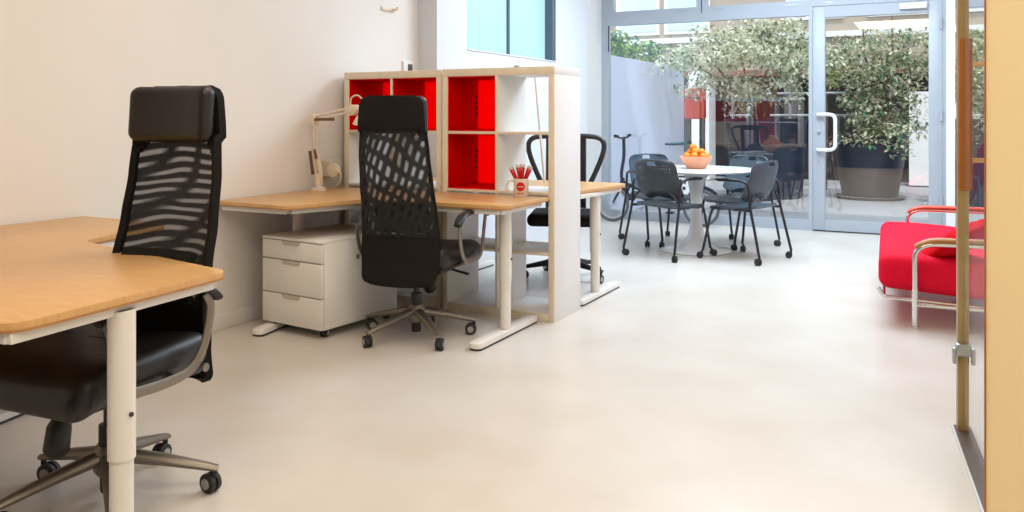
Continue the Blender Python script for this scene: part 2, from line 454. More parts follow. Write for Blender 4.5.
b = MB(); bb(b, -1.112, -.138, G - .006, G + .006, .11, 2.23); b.build('pane', M['glass'], d1)
b = MB(); b.tube([(-1.165, G - .05, 1.215), (-1.165, G - .10, 1.215), (-1.05, G - .11, 1.215), (-1.005, G - .11, 1.185), (-1.0, G - .11, 1.10), (-1.0, G - .11, .96), (-1.005, G - .11, .88), (-1.05, G - .11, .85), (-1.165, G - .10, .85), (-1.165, G - .05, .85)], .019, 10, smooth=4)
b.build('handle', M['tulip'], d1)
b = MB(); bb(b, -.40, -.155, G - .11, G - .05, 2.262, 2.325, .008); b.build('door_closer', M['tulip'], d1)
b = MB()
for z in (.35, 1.2, 2.1): b.cyl((-.03, G - .06, z - .05), (-.03, G - .06, z + .05), .012)
b.build('hinge', M['frame'], d1)
b = MB(); b.box(-1.165, G - .053, 1.03, .03, .012, .05, .004); b.cyl((-1.165, G - .056, .72), (-1.165, G - .05, .72), .012); b.build('lock_plate', M['steel'], d1)
b = MB(); bb(b, -1.22, -.02, G - .055, G + .03, 0, .012); b.build('threshold', M['gap'], d1)
b = MB()
bb(b, .088, 1.6, G - .04, G + .04, 0, .11); bb(b, .088, 1.6, G - .04, G + .04, 2.255, 2.45); bb(b, 1.5, 1.6, G - .04, G + .04, .11, 3.1)
w3 = struct(b.build('window_3', M['frame']))
b = MB(); bb(b, .08, 1.52, G - .006, G + .006, .10, 3.1); b.build('pane', M['glass'], w3)
b = MB(); bb(b, .10, 1.5, G - .05, G - .02, 1.68, 1.725); bb(b, .10, 1.5, G - .05, G - .02, .75, .795); b.build('wooden_bar', M['armwood'], w3)

# glass partition leaf at the right, ajar
ang = math.atan2(-(.108 - .035), (3.624 - 2.906))   # leans slightly left while receding
dr = bpy.data.objects.new('door_2', None); C.objects.link(dr); dr['kind'] = 'structure'
dr.location = (.060, 3.61, 0); dr.rotation_euler = (0, 0, -ang if False else math.atan2(.073, .718))
b = MB(); b.box(0, 0, 1.66, .038, .05, 2.68, .004); b.build('post', M['gold'], dr)
b = MB(); b.box(.006, -.012, 1.205, .046, .056, .575, .006); b.build('handle', M['amber'], dr)
b = MB(); bb(b, -.006, .006, -.72, -.02, .05, 3.05); b.build('pane', M['glass2'], dr)
b = MB(); b.box(0, -.02, .318, .052, .056, .045, .006); b.box(-.032, -.03, .295, .013, .03, .06, .004); b.box(.032, -.03, .295, .013, .03, .06, .004)
b.build('lock', M['steel'], dr)
b = MB(); bb(b, -.03, .03, -.86, .03, 0.0, .012); tr = b.build('floor_channel', M['channel'], dr)
b = MB(); bb(b, -.036, -.03, -.86, .03, 0.0, .014); b.build('channel_edge', M['lock'], dr)
b = MB(); b.box(0, 0, .15, .038, .05, .34, .003); b.build('post', M['gold'], dr)

# ------------------------------------------------------------------ desks
def t_leg(t, x, y, rz, top=.69, length=.62, off=0.0):
    b = MB(); b.lathe([(.035, .30), (.035, top)], (x, y, 0), 24)
    b.lathe([(.030, .04), (.030, .31)], (x, y, 0), 20); b.box(x, y, top - .006, .05, .05, .012, .003)
    l = b.build('leg', M['white'], t)
    b = MB()
    pl = rpoly([(-.037, -length / 2, .035), (.037, -length / 2, .035), (.037, length / 2, .035), (-.037, length / 2, .035)])
    b.prism(pl, .012, .038, .004)
    pl2 = rpoly([(-.034, -length / 2 + .004, .03), (.034, -length / 2 + .004, .03), (.034, length / 2 - .004, .03), (-.034, length / 2 - .004, .03)])
    b.xf(Matrix.Translation((x, y, 0)) @ Matrix.Rotation(rz, 4, 'Z') @ Matrix.Translation((0, off, 0)))
    f = b.build('foot', M['white'], l)
    b = MB(); b.prism(pl2, 0, .012); b.xf(Matrix.Translation((x, y, 0)) @ Matrix.Rotation(rz, 4, 'Z') @ Matrix.Translation((0, off, 0))); b.build('foot_pad', M['gap'], l)
    b = MB(); b.cyl((x + .036, y, .42), (x + .041, y, .42), .006, n=10); b.build('screw', M['gap'], l)
def desk(label, poly, legs, rails, loc):
    t = thing('corner_desk', label, 'desk', loc)
    lx, ly = loc[0], loc[1]
    P = [(x - lx, y - ly, r) for x, y, r in poly]
    b = MB(); b.prism(rpoly(P), .712, .73, .002); b.build('desktop', M['beech'], t)
    b = MB(); b.prism(rpoly(P), .706, .7125); b.build('desktop_edge', M['beech_edge'], t)
    for x, y, rz, *o in legs: t_leg(t, x - lx, y - ly, rz, off=o[0] if o else 0.0, length=o[1] if len(o) > 1 else .62)
    for (x0, y0, x1, y1) in rails:
        b = MB(); a = Vector((x0 - lx, y0 - ly)); c = Vector((x1 - lx, y1 - ly)); d = c - a
        b.box((a.x + c.x) / 2, (a.y + c.y) / 2, .692, d.length, .03, .028, .004, rz=math.atan2(d.y, d.x)); b.build('frame_rail', M['white'], t)
    return t
R6 = .075
desk('beech corner desk in the left foreground, edge nearest the camera',
     [(-1.862, 1.13, .09), (-1.932, 1.855, .06), (-2.88, 2.045, .10), (-3.03, 2.56, .06), (-3.60, 2.56, .0), (-3.60, 1.13, 0)],
     [(-1.926, 1.48, 0, -.05), (-3.30, 2.0, math.radians(12)), (-3.35, 1.30, PI / 2)],
     [(-1.90, 1.16, -1.965, 1.815), (-1.96, 1.82, -2.86, 2.0), (-1.9, 1.17, -3.5, 1.17), (-2.90, 2.06, -3.05, 2.5)], (-2.3, 1.5, 0))
desk('beech corner desk in front of the two bookcases, holding mug and lamp',
     [(-2.035, 4.402, 0), (-3.60, 4.402, 0), (-3.60, 3.355, .0), (-3.05, 3.33, .06), (-2.90, 3.83, .14), (-2.035, 3.85, .07)],
     [(-2.135, 4.04, 0, 0, .70), (-3.40, 3.81, math.radians(10.5), -.12)],
     [(-2.09, 3.885, -2.9, 3.865), (-2.085, 3.885, -2.085, 4.37), (-2.1, 4.375, -3.5, 4.375), (-2.95, 3.82, -3.09, 3.40), (-3.1, 3.385, -3.56, 3.385)], (-2.9, 4.0, 0))
desk('corner desk behind the bookcases with its end showing right of them',
     [(-2.04, 4.815, 0), (-1.95, 5.56, .10), (-2.90, 5.52, .14), (-3.02, 6.02, .06), (-3.43, 6.02, 0), (-3.43, 5.39, 0), (-3.60, 5.38, 0), (-3.60, 4.815, 0)],
     [(-2.055, 5.16, 0, .05, .70), (-3.25, 5.6, 0)],
     [(-2.04, 4.85, -2.0, 5.48), (-2.05, 5.50, -2.9, 5.48), (-2.1, 4.845, -3.5, 4.845)], (-2.6, 5.1, 0))

# ------------------------------------------------------------------ bookcases
def bookcase(label, x0, y0, w=.79, h=1.49, d=.39):
    t = thing('open_bookcase', label, 'bookcase', (x0 + w / 2, y0 + d / 2, 0))
    hw, hd = w / 2, d / 2
    def pc(name, a, bq, c, e, z0, z1, mm, par):
        b = MB(); bb(b, a, bq, c, e, z0, z1, .0015); return b.build(name, mm, par)
    def panel(name, a, bq, z0, z1):
        p = pc(name, a, bq, -hd + .004, hd, z0, z1, M['case'], t)
        pc('warm_lit_edge', a, bq, -hd, -hd + .004, z0, z1, M['case_edge'], p)
    panel('side_panel', -hw, -hw + .038, 0, h - .046); panel('side_panel', hw - .038, hw, 0, h - .046)
    panel('top_panel', -hw, hw, h - .046, h); panel('bottom_panel', -hw + .038, hw - .038, 0, .046)
    panel('divider', -.008, .008, .046, h - .046)
    ih = (h - .092 - .048) / 4
    for k in (1, 2, 3):
        z = .046 + k * ih + (k - 1) * .016
        panel('shelf', -hw + .038, -.008, z, z + .016); panel('shelf', .008, hw - .038, z, z + .016)
    return t
bookcase('left open-fronted bookcase, against the wall behind the desk lamp', -3.565, 4.44, .765)
bookcase('right open-fronted bookcase, with plain white side panel beside the mug', -2.775, 4.41, .765)
IH = (1.49 - .092 - .048) / 4
def insert(label, xc, yf, k, marks=True):
    z0 = .046 + k * (IH + .016) + .003; hgt = IH - .006; w = .331; d = .372
    t = thing('storage_cube', label, 'storage box', (xc, yf + .19, z0), 0, 'red cubes in the bookcases')
    b = MB(); hw = w / 2; hd = d / 2; th = .004
    bb(b, -hw, hw, -hd, hd, 0, th); bb(b, -hw, hw, -hd, hd, hgt - th, hgt)
    bb(b, -hw, -hw + th, -hd, hd, th, hgt - th); bb(b, hw - th, hw, -hd, hd, th, hgt - th)
    bb(b, -hw + th, hw - th, hd - th, hd, th, hgt - th)
    b.build('shell', M['red'], t)
    if marks:
        b = MB()
        for q in range(4): b.box(-hw + .0045, hd - .022 - .001 * (q % 2), .215 - q * .036, .002, .016, .018, 0)
        b.build('lettering', M['gap'], t)
IX = [-3.565 + .038 + .16825, -3.565 + .765 - .038 - .16825, -2.775 + .038 + .16825]
insert('red storage cube, top left cell of the left bookcase', IX[0], 4.44, 3, False)
insert('red storage cube, top right cell of the left bookcase behind the chair headrest', IX[1], 4.44, 3, False)
insert('red storage cube, top left cell of the right bookcase', IX[2], 4.41, 3)
insert('red storage cube just above the desktop in the right bookcase', IX[2], 4.41, 2)
b = MB(); b.box(0, 0, .012, .035, .03, .024, .004); tag(b.build('small_box', M['steel']), 'tiny grey box on top of the right bookcase', 'box', loc=(-2.36, 4.62, 1.49))
b = MB(); b.tube([(-2.515, 5.35, .73), (-2.54, 5.36, .95), (-2.57, 5.37, 1.2), (-2.60, 5.38, 1.46), (-2.61, 5.38, 1.49), (-2.585, 5.38, 1.495)], .009, 8, smooth=4)
tag(b.build('rod', M['white']), 'thin pale rod standing on the desk behind the right bookcase', 'rod')

# drawer pedestal
t = thing('drawer_pedestal', 'white three-drawer pedestal on casters under the middle desk', 'drawer unit', (-3.15, 3.81, 0), math.radians(-6))
b = MB(); b.box(0, .009, .283, .468, .585, .466, .003); b.build('body', M['white'], t)
b = MB(); b.box(0, 0, .522, .472, .61, .014, .003); b.build('top_panel', M['white'], t)
for z0, z1 in ((.052, .216), (.222, .404), (.410, .511)):
    b = MB(); b.box(0, -.296, (z0 + z1) / 2, .466, .018, z1 - z0, .002)
    dd = b.build('drawer_front', M['white'], t)
    b = MB(); pl = [(-.075, 0), (.075, 0), (.06, -.022), (-.06, -.022)]
    b.prism(pl, 0, .003); b.xf(Matrix.Translation((0, -.3052, z1)) @ Matrix.Rotation(PI / 2, 4, 'X')); b.build('handle', M['socket'], dd)
def caster_bm(r=.03, w=.022):
    b = MB()
    b.lathe([(r * .6, -w), (r, -w * .8), (r, -.004), (r * .5, -.003), (r * .5, .003), (r, .004), (r, w * .8), (r * .6, w)], (0, 0, r), 18, 'X')
    return b
def caster(par, x, y, rz, r=.03, stem=.09, name='caster', hub='hubgrey'):
    b = caster_bm(r); b.cyl((0, 0, r), (0, -.018, r * 2.0), .008); b.cyl((0, -.018, r * 1.6), (0, -.018, stem), .009)
    b.xf(Matrix.Translation((x, y, 0)) @ Matrix.Rotation(rz, 4, 'Z') @ Matrix.Translation((0, .018, 0)))
    o = b.build(name, M['tyre'], par)
    b = MB(); b.lathe([(r * .55, -.0235), (r * .55, .0235)], (0, 0, r), 14, 'X')
    b.xf(Matrix.Translation((x, y, 0)) @ Matrix.Rotation(rz, 4, 'Z') @ Matrix.Translation((0, .018, 0)))
    b.build('wheel_hub', M[hub], o)
for sx in (-1, 1):
    for sy in (-1, 1): caster(t, sx * .19, sy * .25, .4 * sx, .022, .05)

# ------------------------------------------------------------------ high-back office chair (faces +Y)
def lerp_tab(tab, z):
    for (a, va), (c, vc) in zip(tab, tab[1:]):
        if z <= c: 
            f = (z - a) / (c - a); f = max(0, f); f = f * f * (3 - 2 * f) * .5 + f * .5
            return va + (vc - va) * f
    return tab[-1][1]
BP = [(.32, -.272), (.45, -.245), (.56, -.238), (.70, -.258), (.85, -.293), (1.0, -.318), (1.15, -.330), (1.305, -.330)]
BW = [(.32, .212), (.50, .228), (.62, .222), (.80, .212), (1.0, .202), (1.15, .190), (1.305, .178)]
def back_pt(xn, z, off=0.0):
    w = lerp_tab(BW, z); r = .05
    for e, s in ((1.305, 1), (.32, -1)):
        d = r - abs(e - z)
        if d > 0: w = w - r + math.sqrt(max(0, r * r - d * d))
    y = lerp_tab(BP, z) + .045 * xn * xn * (1 if z < 1.12 else .5) + off
    return (xn * w, y, z)
def make_office_chair(label, loc, rz, base_rot, net='net'):
    t = thing('office_chair', label, 'office chair', loc, rz)
    Z0, Z1 = .32, 1.305
    def sk(u, v):
        xn = abs(u * 2 - 1); z = Z0 + (Z1 - Z0) * v
        a = max(0, (xn - .74) / .08); 
        if not (.585 < z < 1.115): return False
        rx = .06; dz = min(z - .585, 1.115 - z)
        lim = .89 if dz > .06 else .89 - .2 * (1 - dz / .06) ** 2
        return xn < lim and True
    b = MB(); b.grid(lambda u, v: back_pt(u * 2 - 1, Z0 + (Z1 - Z0) * v), 40, 72, sk, .026)
    b.build('backrest_frame', M['cloth'], t)
    b = MB(); b.grid(lambda u, v: back_pt((u * 2 - 1) * .95, .575 + .55 * v, -.004), 16, 28)
    b.build('backrest_mesh', M[net], t)
    b = MB(); b.grid(lambda u, v: back_pt((u * 2 - 1) * .72, .60 + .14 * v, .028 + .03 * math.sin(PI * v)), 12, 10, None, .02)
    b.build('lumbar_pad', M['cloth'], t)
    b = MB(); vs = b.box(0, 0, 0, .35, .07, .192, .034, 5, cuts=6)
    for v in vs: v.co.y += .02 * (v.co.x / .17) ** 2 
    b.xf(Matrix.Translation((0, -.272, 1.205)) @ Matrix.Rotation(math.radians(4), 4, 'X')); b.build('headrest', M['leather'], t)
    # seat
    b = MB(); vs = b.box(0, 0, 0, .55, .52, .105, .05, 5, cuts=9)
    for v in vs:
        f = max(0, (v.co.y - .10) / .17); v.co.z -= .045 * f * f
        v.co.z += .014 * (v.co.x / .275) ** 2 if v.co.z > 0 else 0
        v.co.x *= 1 - .12 * max(0, -v.co.y / .27) - .06 * f * f
    b.xf(Matrix.Translation((0, .075, .452))); b.build('seat', M['leather'], t)
    b = MB()
    for k in range(4): b.tube([(-.14, -.10 + k * .035, .5035), (0, -.104 + k * .035, .5025), (.14, -.10 + k * .035, .5035)], .0035, 6, smooth=3)
    b.build('seat_stitching', M['cloth'], t)
    b = MB(); vs = b.box(0, .04, .392, .44, .42, .03, .012, 2); b.build('seat_pan', M['blackp'], t)
    b = MB(); b.box(0, -.02, .355, .15, .24, .06, .015, 3); b.tube([(0, -.12, .36), (0, -.2, .37), (0, -.242, .42)], [(.05, .012)] * 3, 10, ref=(0, 0, 1)); b.build('tilt_mechanism', M['blackp'], t)
    b = MB(); b.tube([(.07, .02, .37), (.20, .03, .372), (.29, .035, .352)], [(.009, .006), (.011, .006), (.02, .006)], 10); b.build('lever', M['blackp'], t)
    b = MB(); b.tube([(0, .15, .385), (0, .165, .32), (0, .175, .29), (0, .185, .225), (0, .188, .21)], [.02, .022, .034, .036, .026], 16); b.build('tension_knob', M['blackp'], t)
    b = MB(); b.cyl((0, 0, .10), (0, 0, .24), .030); b.cyl((0, 0, .24), (0, 0, .34), .016); b.lathe([(.024, .032), (.026, .04), (.026, .11)], n=16); b.build('gas_column', M['blackp'], t)
    for sx in (-1, 1):
        X = sx * .30
        b = MB()
        pts = [(X, -.095, .655), (X, -.115, .60), (X, -.085, .49), (X, -.02, .432), (X, .13, .425), (X, .205, .45), (X, .255, .60), (X, .275, .66)]
        b.tube(pts, (.008, .016), 10, smooth=5, ref=(0, 1, 0) if False else None)
        b.tube([(X, -.0, .426), (X - sx * .06, 0, .40), (X - sx * .10, 0, .395)], (.02, .008), 8)
        a = b.build('armrest', M['alu'], t)
        b = MB(); b.tube([(X, -.145, .632), (X, -.10, .665), (X, -.02, .682), (X, .15, .682), (X, .25, .675), (X, .30, .645)], [(.022, .012), (.028, .014), (.029, .014), (.029, .014), (.027, .014), (.02, .012)], 12, smooth=4)
        b.build('arm_pad', M['blackp'], a)
        b = MB(); b.cyl((X + sx * .012, -.075, .432), (X + sx * .02, -.075, .432), .013, n=14); b.build('arm_bolt', M['alu'], a)
    b = MB(); b.lathe([(.034, .085), (.045, .10), (.045, .165), (.034, .18)], n=24); b.build('base_hub', M['alu'], t)
    for k in range(5):
        a = base_rot + k * 2 * PI / 5
        dx, dy = math.cos(a), math.sin(a)
        b = MB(); b.tube([(dx * .03, dy * .03, .142), (dx * .16, dy * .16, .118), (dx * .29, dy * .29, .087), (dx * .325, dy * .325, .078)], [(.028, .024), (.024, .019), (.019, .013), (.017, .010)], 10, ref=(0, 0, 1))
        b.build('base_leg', M['alu'], t)
        caster(t, dx * .315, dy * .315, a + .9 + .5 * k, .031, .085)
    return t
RZ1 = math.radians(184.5)
make_office_chair('black high-back office chair tucked into the left foreground desk', (-2.316, 1.735, 0), RZ1, math.radians(37) - RZ1)
RZ2 = math.radians(9)
make_office_chair('black high-back office chair seen from behind at the middle desk', (-2.55, 3.79, 0), RZ2, math.radians(-35) - RZ2, 'net2')

# hoop-backed task chair behind the bookcases
t = thing('task_chair', 'dark task chair with hoop back at the far desk behind the bookcases', 'office chair', (-2.50, 5.66, 0), math.radians(200))
b = MB()
b.tube([(-.15, -.19, .62), (-.22, -.20, .76), (-.285, -.22, .93), (-.27, -.235, 1.02), (-.15, -.245, 1.045), (.15, -.245, 1.045), (.27, -.235, 1.02), (.285, -.22, .93), (.22, -.2, .76), (.15, -.19, .62)], (.016, .020), 10, smooth=4)
b.build('back_hoop', M['tube'], t)
b = MB(); b.grid(lambda u, v: ((u * 2 - 1) * .155, -.235 + .03 * (u * 2 - 1) ** 2 - .04 * (v - .5), .50 + .54 * v), 10, 12, lambda u, v: .18 < u < .82 and .42 < v < .93, .02); b.build('backrest', M['tube'], t)
b = MB(); vs = b.box(0, .03, .455, .50, .48, .09, .04, 4, cuts=3); b.build('seat', M['cloth'], t)
b = MB(); b.cyl((0, 0, .10), (0, 0, .42), .026); b.box(0, 0, .395, .2, .2, .04, .01); b.tube([(0, -.1, .40), (0, -.22, .42), (0, -.235, .55)], (.03, .012), 8, smooth=3); b.build('gas_column', M['blackp'], t)
b = MB(); b.lathe([(.034, .085), (.045, .10), (.045, .15), (.034, .165)], n=20); b.build('base_hub', M['blackp'], t)
for k in range(5):
    a = .15 + k * 2 * PI / 5; dx, dy = math.cos(a), math.sin(a)
    b = MB(); b.tube([(dx * .03, dy * .03, .13), (dx * .16, dy * .16, .11), (dx * .32, dy * .32, .082)], [(.028, .03), (.024, .022), (.018, .012)], 10, ref=(0, 0, 1)); b.build('base_leg', M['blackp'], t)
    caster(t, dx * .31, dy * .31, a + 1 + k, .031, .085)

# ------------------------------------------------------------------ tulip table, bowl, oranges
TX, TY = -1.975, 7.39
t = thing('pedestal_table', 'round white pedestal table between the four slate chairs', 'table', (TX, TY, 0))
b = MB(); b.lathe([(.01, 0), (.31, 0), (.318, .006), (.30, .016), (.20, .035), (.12, .07), (.075, .13), (.055, .22), (.048, .34), (.052, .50), (.075, .62), (.12, .69), (.17, .706), (.01, .706)], n=48); b.build('pedestal', M['tulip'], t)
b = MB(); b.lathe([(.01, .706), (.48, .706), (.525, .716), (.535, .724), (.53, .73), (.01, .73)], n=64); b.build('tabletop', M['tulip'], t)
b = MB(); b.lathe([(.01, 0), (.07, 0), (.085, .012), (.115, .05), (.14, .10), (.145, .112), (.138, .112), (.11, .06), (.078, .02), (.01, .012)], n=40)
tag(b.build('fruit_bowl', M['bowl']), 'translucent amber bowl of oranges on the round white table', 'bowl', loc=(TX, TY, .73))
b = MB(); vs = b.sphere((0, 0, 0), .033, 18, 12, (1, 1, .95))
b2 = b; om = b.build('orange', M['orange'])
b = MB(); b.lathe([(.002, .0295), (.005, .0305), (.004, .033), (.001, .034)], n=8); b.build('stem', M['leafC'], om)
spots = [(-.04, -.02, .052), (.04, -.025, .052), (.0, .045, .052)]
for n_, r_, z_, ph in ((7, .088, .112, .3), (4, .05, .148, .1)):
    spots += [(r_ * math.cos(ph + 2 * PI * k / n_), r_ * math.sin(ph + 2 * PI * k / n_), z_ + .006 * (k % 2)) for k in range(n_)]
spots += [(.0, -.005, .112), (-.02, -.02, .192)]
for i, (x, y, z) in enumerate(spots):
    o = om if i == 0 else dup(om, (0, 0, 0), 0)
    o.location = (TX + x, TY + y, .73 + z); o.rotation_euler = (random.uniform(-.5, .5), random.uniform(-.5, .5), random.random() * 6)
    tag(o, 'orange heaped in the bowl on the round white table', 'orange', 'oranges in the bowl')

# ------------------------------------------------------------------ slate shell chairs on casters (face +Y)
def make_shell_chair(label, loc, rz, perf):
    t = thing('armchair_on_casters', label, 'chair', loc, rz, 'chairs around the round table')
    def bp(u, v):
        x = u * 2 - 1; z = .485 + .345 * v
        w = .235 - .02 * v
        r = .07; d = r - (.83 - z)
        if d > 0: w = w - r + math.sqrt(max(0, r * r - d * d))
        d = .05 - (z - .485)
        if d > 0: w *= 1 - .5 * (d / .05) ** 2
        arch = .03 * (1 - x * x) * max(0, 1 - v * 4)
        return (x * w, -.14 - .125 * v + .055 * x * x - .02 * math.sin(PI * v), z + arch)
    b = MB(); b.grid(bp, 28, 28, lambda u, v: abs(u * 2 - 1) < .22 and .865 < v < .955 and (abs(u * 2 - 1) < .18 or v > .9), .012)
    b.build('backrest', M['shellp'] if perf else M['shell'], t)
    def sp(u, v):
        x = u * 2 - 1; y = -.21 + .44 * v
        w = .225 + .015 * math.sin(PI * v)
        for e in (-.21, .23):
            d = .08 - abs(e - y)
            if d > 0: w = w - .08 + math.sqrt(max(0, .0064 - d * d))
        return (x * w, y, .452 - .015 * (1 - x * x) * math.sin(PI * v) - .025 * max(0, (v - .75) / .25) ** 2 + .02 * max(0, (.2 - v) / .2) ** 2)
    b = MB(); b.grid(sp, 20, 20, None, .022); b.build('seat', M['shell'], t)
    for sx in (-1, 1):
        X = sx * .255
        b = MB(); b.tube([(X * 1.05, -.29, .065), (X, -.24, .28), (X * .97, -.20, .45), (X * .97, -.185, .60), (X, -.16, .655), (X * 1.02, -.08, .672), (X * 1.0, .10, .668)], .0115, 10, smooth=4)
        l = b.build('rear_leg', M['tube'], t)
        b = MB(); b.tube([(X * 1.01, -.10, .676), (X * 1.03, 0, .682), (X * .99, .12, .672)], [(.014, .008), (.022, .009), (.014, .007)], 10, smooth=3); b.build('arm_pad', M['tube'], l)
        b = MB(); b.tube([(X * 1.0, .24, .065), (X * .96, .20, .25), (X * .93, .165, .40), (X * .90, .12, .43), (X * .90, -.05, .432), (X * .97, -.19, .43)], .0115, 10, smooth=4)
        b.build('front_leg', M['tube'], t)
        b = MB(); b.tube([(X * .93, -.19, .47), (X * .8, -.20, .52), (X * .6, -.205, .56)], .010, 8, smooth=3); b.build('back_bracket', M['tube'], t)
        for yy, rr in ((-.29, .4), (.24, -.5)):
            caster(t, X * 1.04, yy, rr * sx, .028, .07, hub='blackp')
    b = MB(); b.tube([(-.235, -.05, .425), (0, -.05, .415), (.235, -.05, .425)], .01, 8); b.tube([(-.235, .10, .422), (0, .10, .412), (.235, .10, .422)], .01, 8); b.build('cross_bar', M['tube'], t)
    return t
make_shell_chair('slate armchair with perforated back, front left of the round table', (-2.11, 7.02, 0), math.radians(-20), True)
make_shell_chair('slate armchair at the right of the round table, seen from its side', (-1.51, 7.18, 0), math.radians(72), False)
make_shell_chair('slate armchair mostly hidden behind the front left chair, near the bicycle', (-2.42, 7.72, 0), math.radians(-132), False)
make_shell_chair('slate armchair behind the round table, its back to the glass', (-1.72, 7.82, 0), math.radians(155), False)

# ------------------------------------------------------------------ red two-seat sofa
t = thing('sofa', 'low red sofa with chrome tube frame behind the glass door edge', 'sofa', (.045, 6.05, 0), math.radians(3.2))
def sof(x, y, z): return (x - .1, y - 6.05, z)
Y0, Y1 = 5.24, 7.10
b = MB(); vs = b.box(0, 0, 0, .75, 1.76, .19, .06, 5, cuts=8)
for v in vs: v.co.z += .02 * (1 - (v.co.x / .38) ** 2) * (1 if v.co.z > 0 else 0) - .03 * (v.co.x / .38) * .8
b.xf(Matrix.Translation((-.055, .12, .275))); b.build('seat_cushion', M['redcloth'], t)
b = MB(); vs = b.box(0, 0, 0, .16, 1.76, .46, .06, 4, cuts=6); b.xf(Matrix.Translation((.40, .12, .60)) @ Matrix.Rotation(math.radians(12), 4, 'Y')); b.build('back_cushion', M['redcloth'], t)
for yy, wm in ((Y0, 'armwood'), (Y1, 'redwood')):
    b = MB()
    b.tube([sof(-.14, yy, .012), sof(-.14, yy, .30), sof(-.14, yy, .40), sof(-.125, yy, .445), sof(-.08, yy, .473), sof(.0, yy, .482), sof(.30, yy, .482), sof(.44, yy, .475), sof(.47, yy, .42), sof(.47, yy, .012)], .015, 12, smooth=4)
    b.tube([sof(-.14, yy, .135), sof(.47, yy, .135)], .013, 10)
    b.cyl(sof(-.14, yy, 0), sof(-.14, yy, .014), .019); b.cyl(sof(.47, yy, 0), sof(.47, yy, .014), .019)
    s_ = b.build('side_frame', M['chrome'], t)
    b = MB(); b.tube([sof(-.14, yy, .462), sof(-.10, yy, .486), sof(-.04, yy, .504), sof(.10, yy, .508), sof(.40, yy, .508)], [(.020, .012), (.026, .014), (.027, .014), (.027, .014), (.026, .014)], 12, smooth=4); b.build('armrest', M[wm], s_)
b = MB()
for yy in (Y0 + .03, Y1 - .12):
    b.tube([sof(-.33, yy, 0.210), sof(-.30, yy, 0.170), sof(-.22, yy, 0.157), sof(.2, yy, 0.140), sof(.47, yy, 0.130)], .012, 10, smooth=4)
for x, z in ((-.30, .172), (.1, .140), (.46, .130)): b.cyl(sof(x, Y0 + .0, z), sof(x, Y1, z), .011)
b.build('base_frame', M['chrome'], t)
b = MB(); vs = b.box(0, 0, 0, .36, .36, .13, .05, 4, cuts=8)
for v in vs:
    f = max(abs(v.co.x), abs(v.co.y)) / .18; v.co.z *= 1 - .7 * min(1, f) ** 3
b.xf(Matrix.Rotation(math.radians(-12), 4, 'X') @ Matrix.Rotation(math.radians(-34), 4, 'Y') @ Matrix.Rotation(math.radians(40), 4, 'Z'))
tag(b.build('throw_pillow', M['redcloth2']), 'square red throw pillow lying on the red sofa seat', 'pillow', loc=(.06, 5.46, .47))

# ------------------------------------------------------------------ folding bicycle
BX0, BX1, BY = -3.36, -2.34, 8.96
t = thing('folding_bicycle', 'small-wheeled folding bicycle leaning in front of the glass wall', 'bicycle', (-2.85, BY, 0))
def wheel(x, r=.205):
    b = MB(); n = 36
    b.tube([(x + (r - .018) * math.cos(2 * PI * i / n), 0, r + (r - .018) * math.sin(2 * PI * i / n)) for i in range(n)], .018, 8, closed=True)
    wv = b.build('wheel', M['biketyre'], t)
    b = MB(); b.tube([(x + (r - .042) * math.cos(2 * PI * i / n), 0, r + (r - .042) * math.sin(2 * PI * i / n)) for i in range(n)], (.006, .012), 6, closed=True); b.cyl((x, -.04, r), (x, .04, r), .018)
    b.build('rim', M['rim'], wv)
    b = MB()
    for i in range(18):
        a = 2 * PI * i / 18
        b.tube([(x, .02 * (-1) ** i, r), (x + (r - .045) * math.cos(a), 0, r + (r - .045) * math.sin(a))], .0015, 4)
    b.build('spokes', M['rim'], wv)
    b = MB(); b.tube([(x + (r + .015) * math.cos(a / 10), 0, r + (r + .015) * math.sin(a / 10)) for a in range(2, 17, 2)], (.004, .024), 6); b.build('mudguard', M['bikeblk'], t)
wheel(BX0 + 2.85); wheel(BX1 + 2.85)
def L(x, z, y=0): return (x + 2.85, y, z)
b = MB(); b.tube([L(-3.22, .44), L(-2.95, .36), L(-2.70, .30)], .022, 10, smooth=3); b.tube([L(-2.70, .30), L(-2.34, .205)], .012, 8); b.tube([L(-2.68, .28), L(-2.64, .56)], .018, 10); b.tube([L(-2.66, .45), L(-2.36, .22)], .011, 8)
b.build('frame', M['bikeblk'], t)
b = MB(); b.tube([L(-3.22, .50), L(-3.27, .36), L(-3.36, .205)], .014, 10, smooth=3); b.build('fork', M['bikeblk'], t)
b = MB(); b.tube([L(-3.23, .42), L(-3.25, .55), L(-3.22, .75), L(-3.225, .96)], .019, 10, smooth=3); b.box(-.38, 0, .45, .07, .04, .04, .008); b.build('handlebar_post', M['bikeblk'], t)
b = MB(); b.tube([L(-3.235, .98, -.25), L(-3.225, .955, -.12), L(-3.22, .955, .0), L(-3.225, .955, .12), L(-3.235, .98, .25)], .011, 8, smooth=4)
h_ = b.build('handlebar', M['bikeblk'], t)
for s in (-1, 1):
    b = MB(); b.cyl(L(-3.235, .98, s * .25), L(-3.232, .972, s * .16), .017); b.build('grip', M['tyre'], h_)
    b = MB(); b.tube([L(-3.23, .975, s * .15), L(-3.29, .955, s * .16), L(-3.30, .94, s * .22)], .006, 6); b.build('brake_lever', M['rim'], h_)
b = MB(); b.tube([L(-2.64, .50), L(-2.60, .86)], .014, 10); b.build('seat_post', M['rim'], t)
b = MB(); b.tube([L(-2.74, .89), L(-2.62, .895), L(-2.50, .905)], [(.018, .012), (.05, .018), (.075, .02)], 12, smooth=4); b.build('saddle', M['saddle'], t)
b = MB(); b.lathe([(.075, -.052), (.075, -.046)], (.15, 0, .29), 24, 'Y'); cr = b.build('chainring', M['rim'], t)
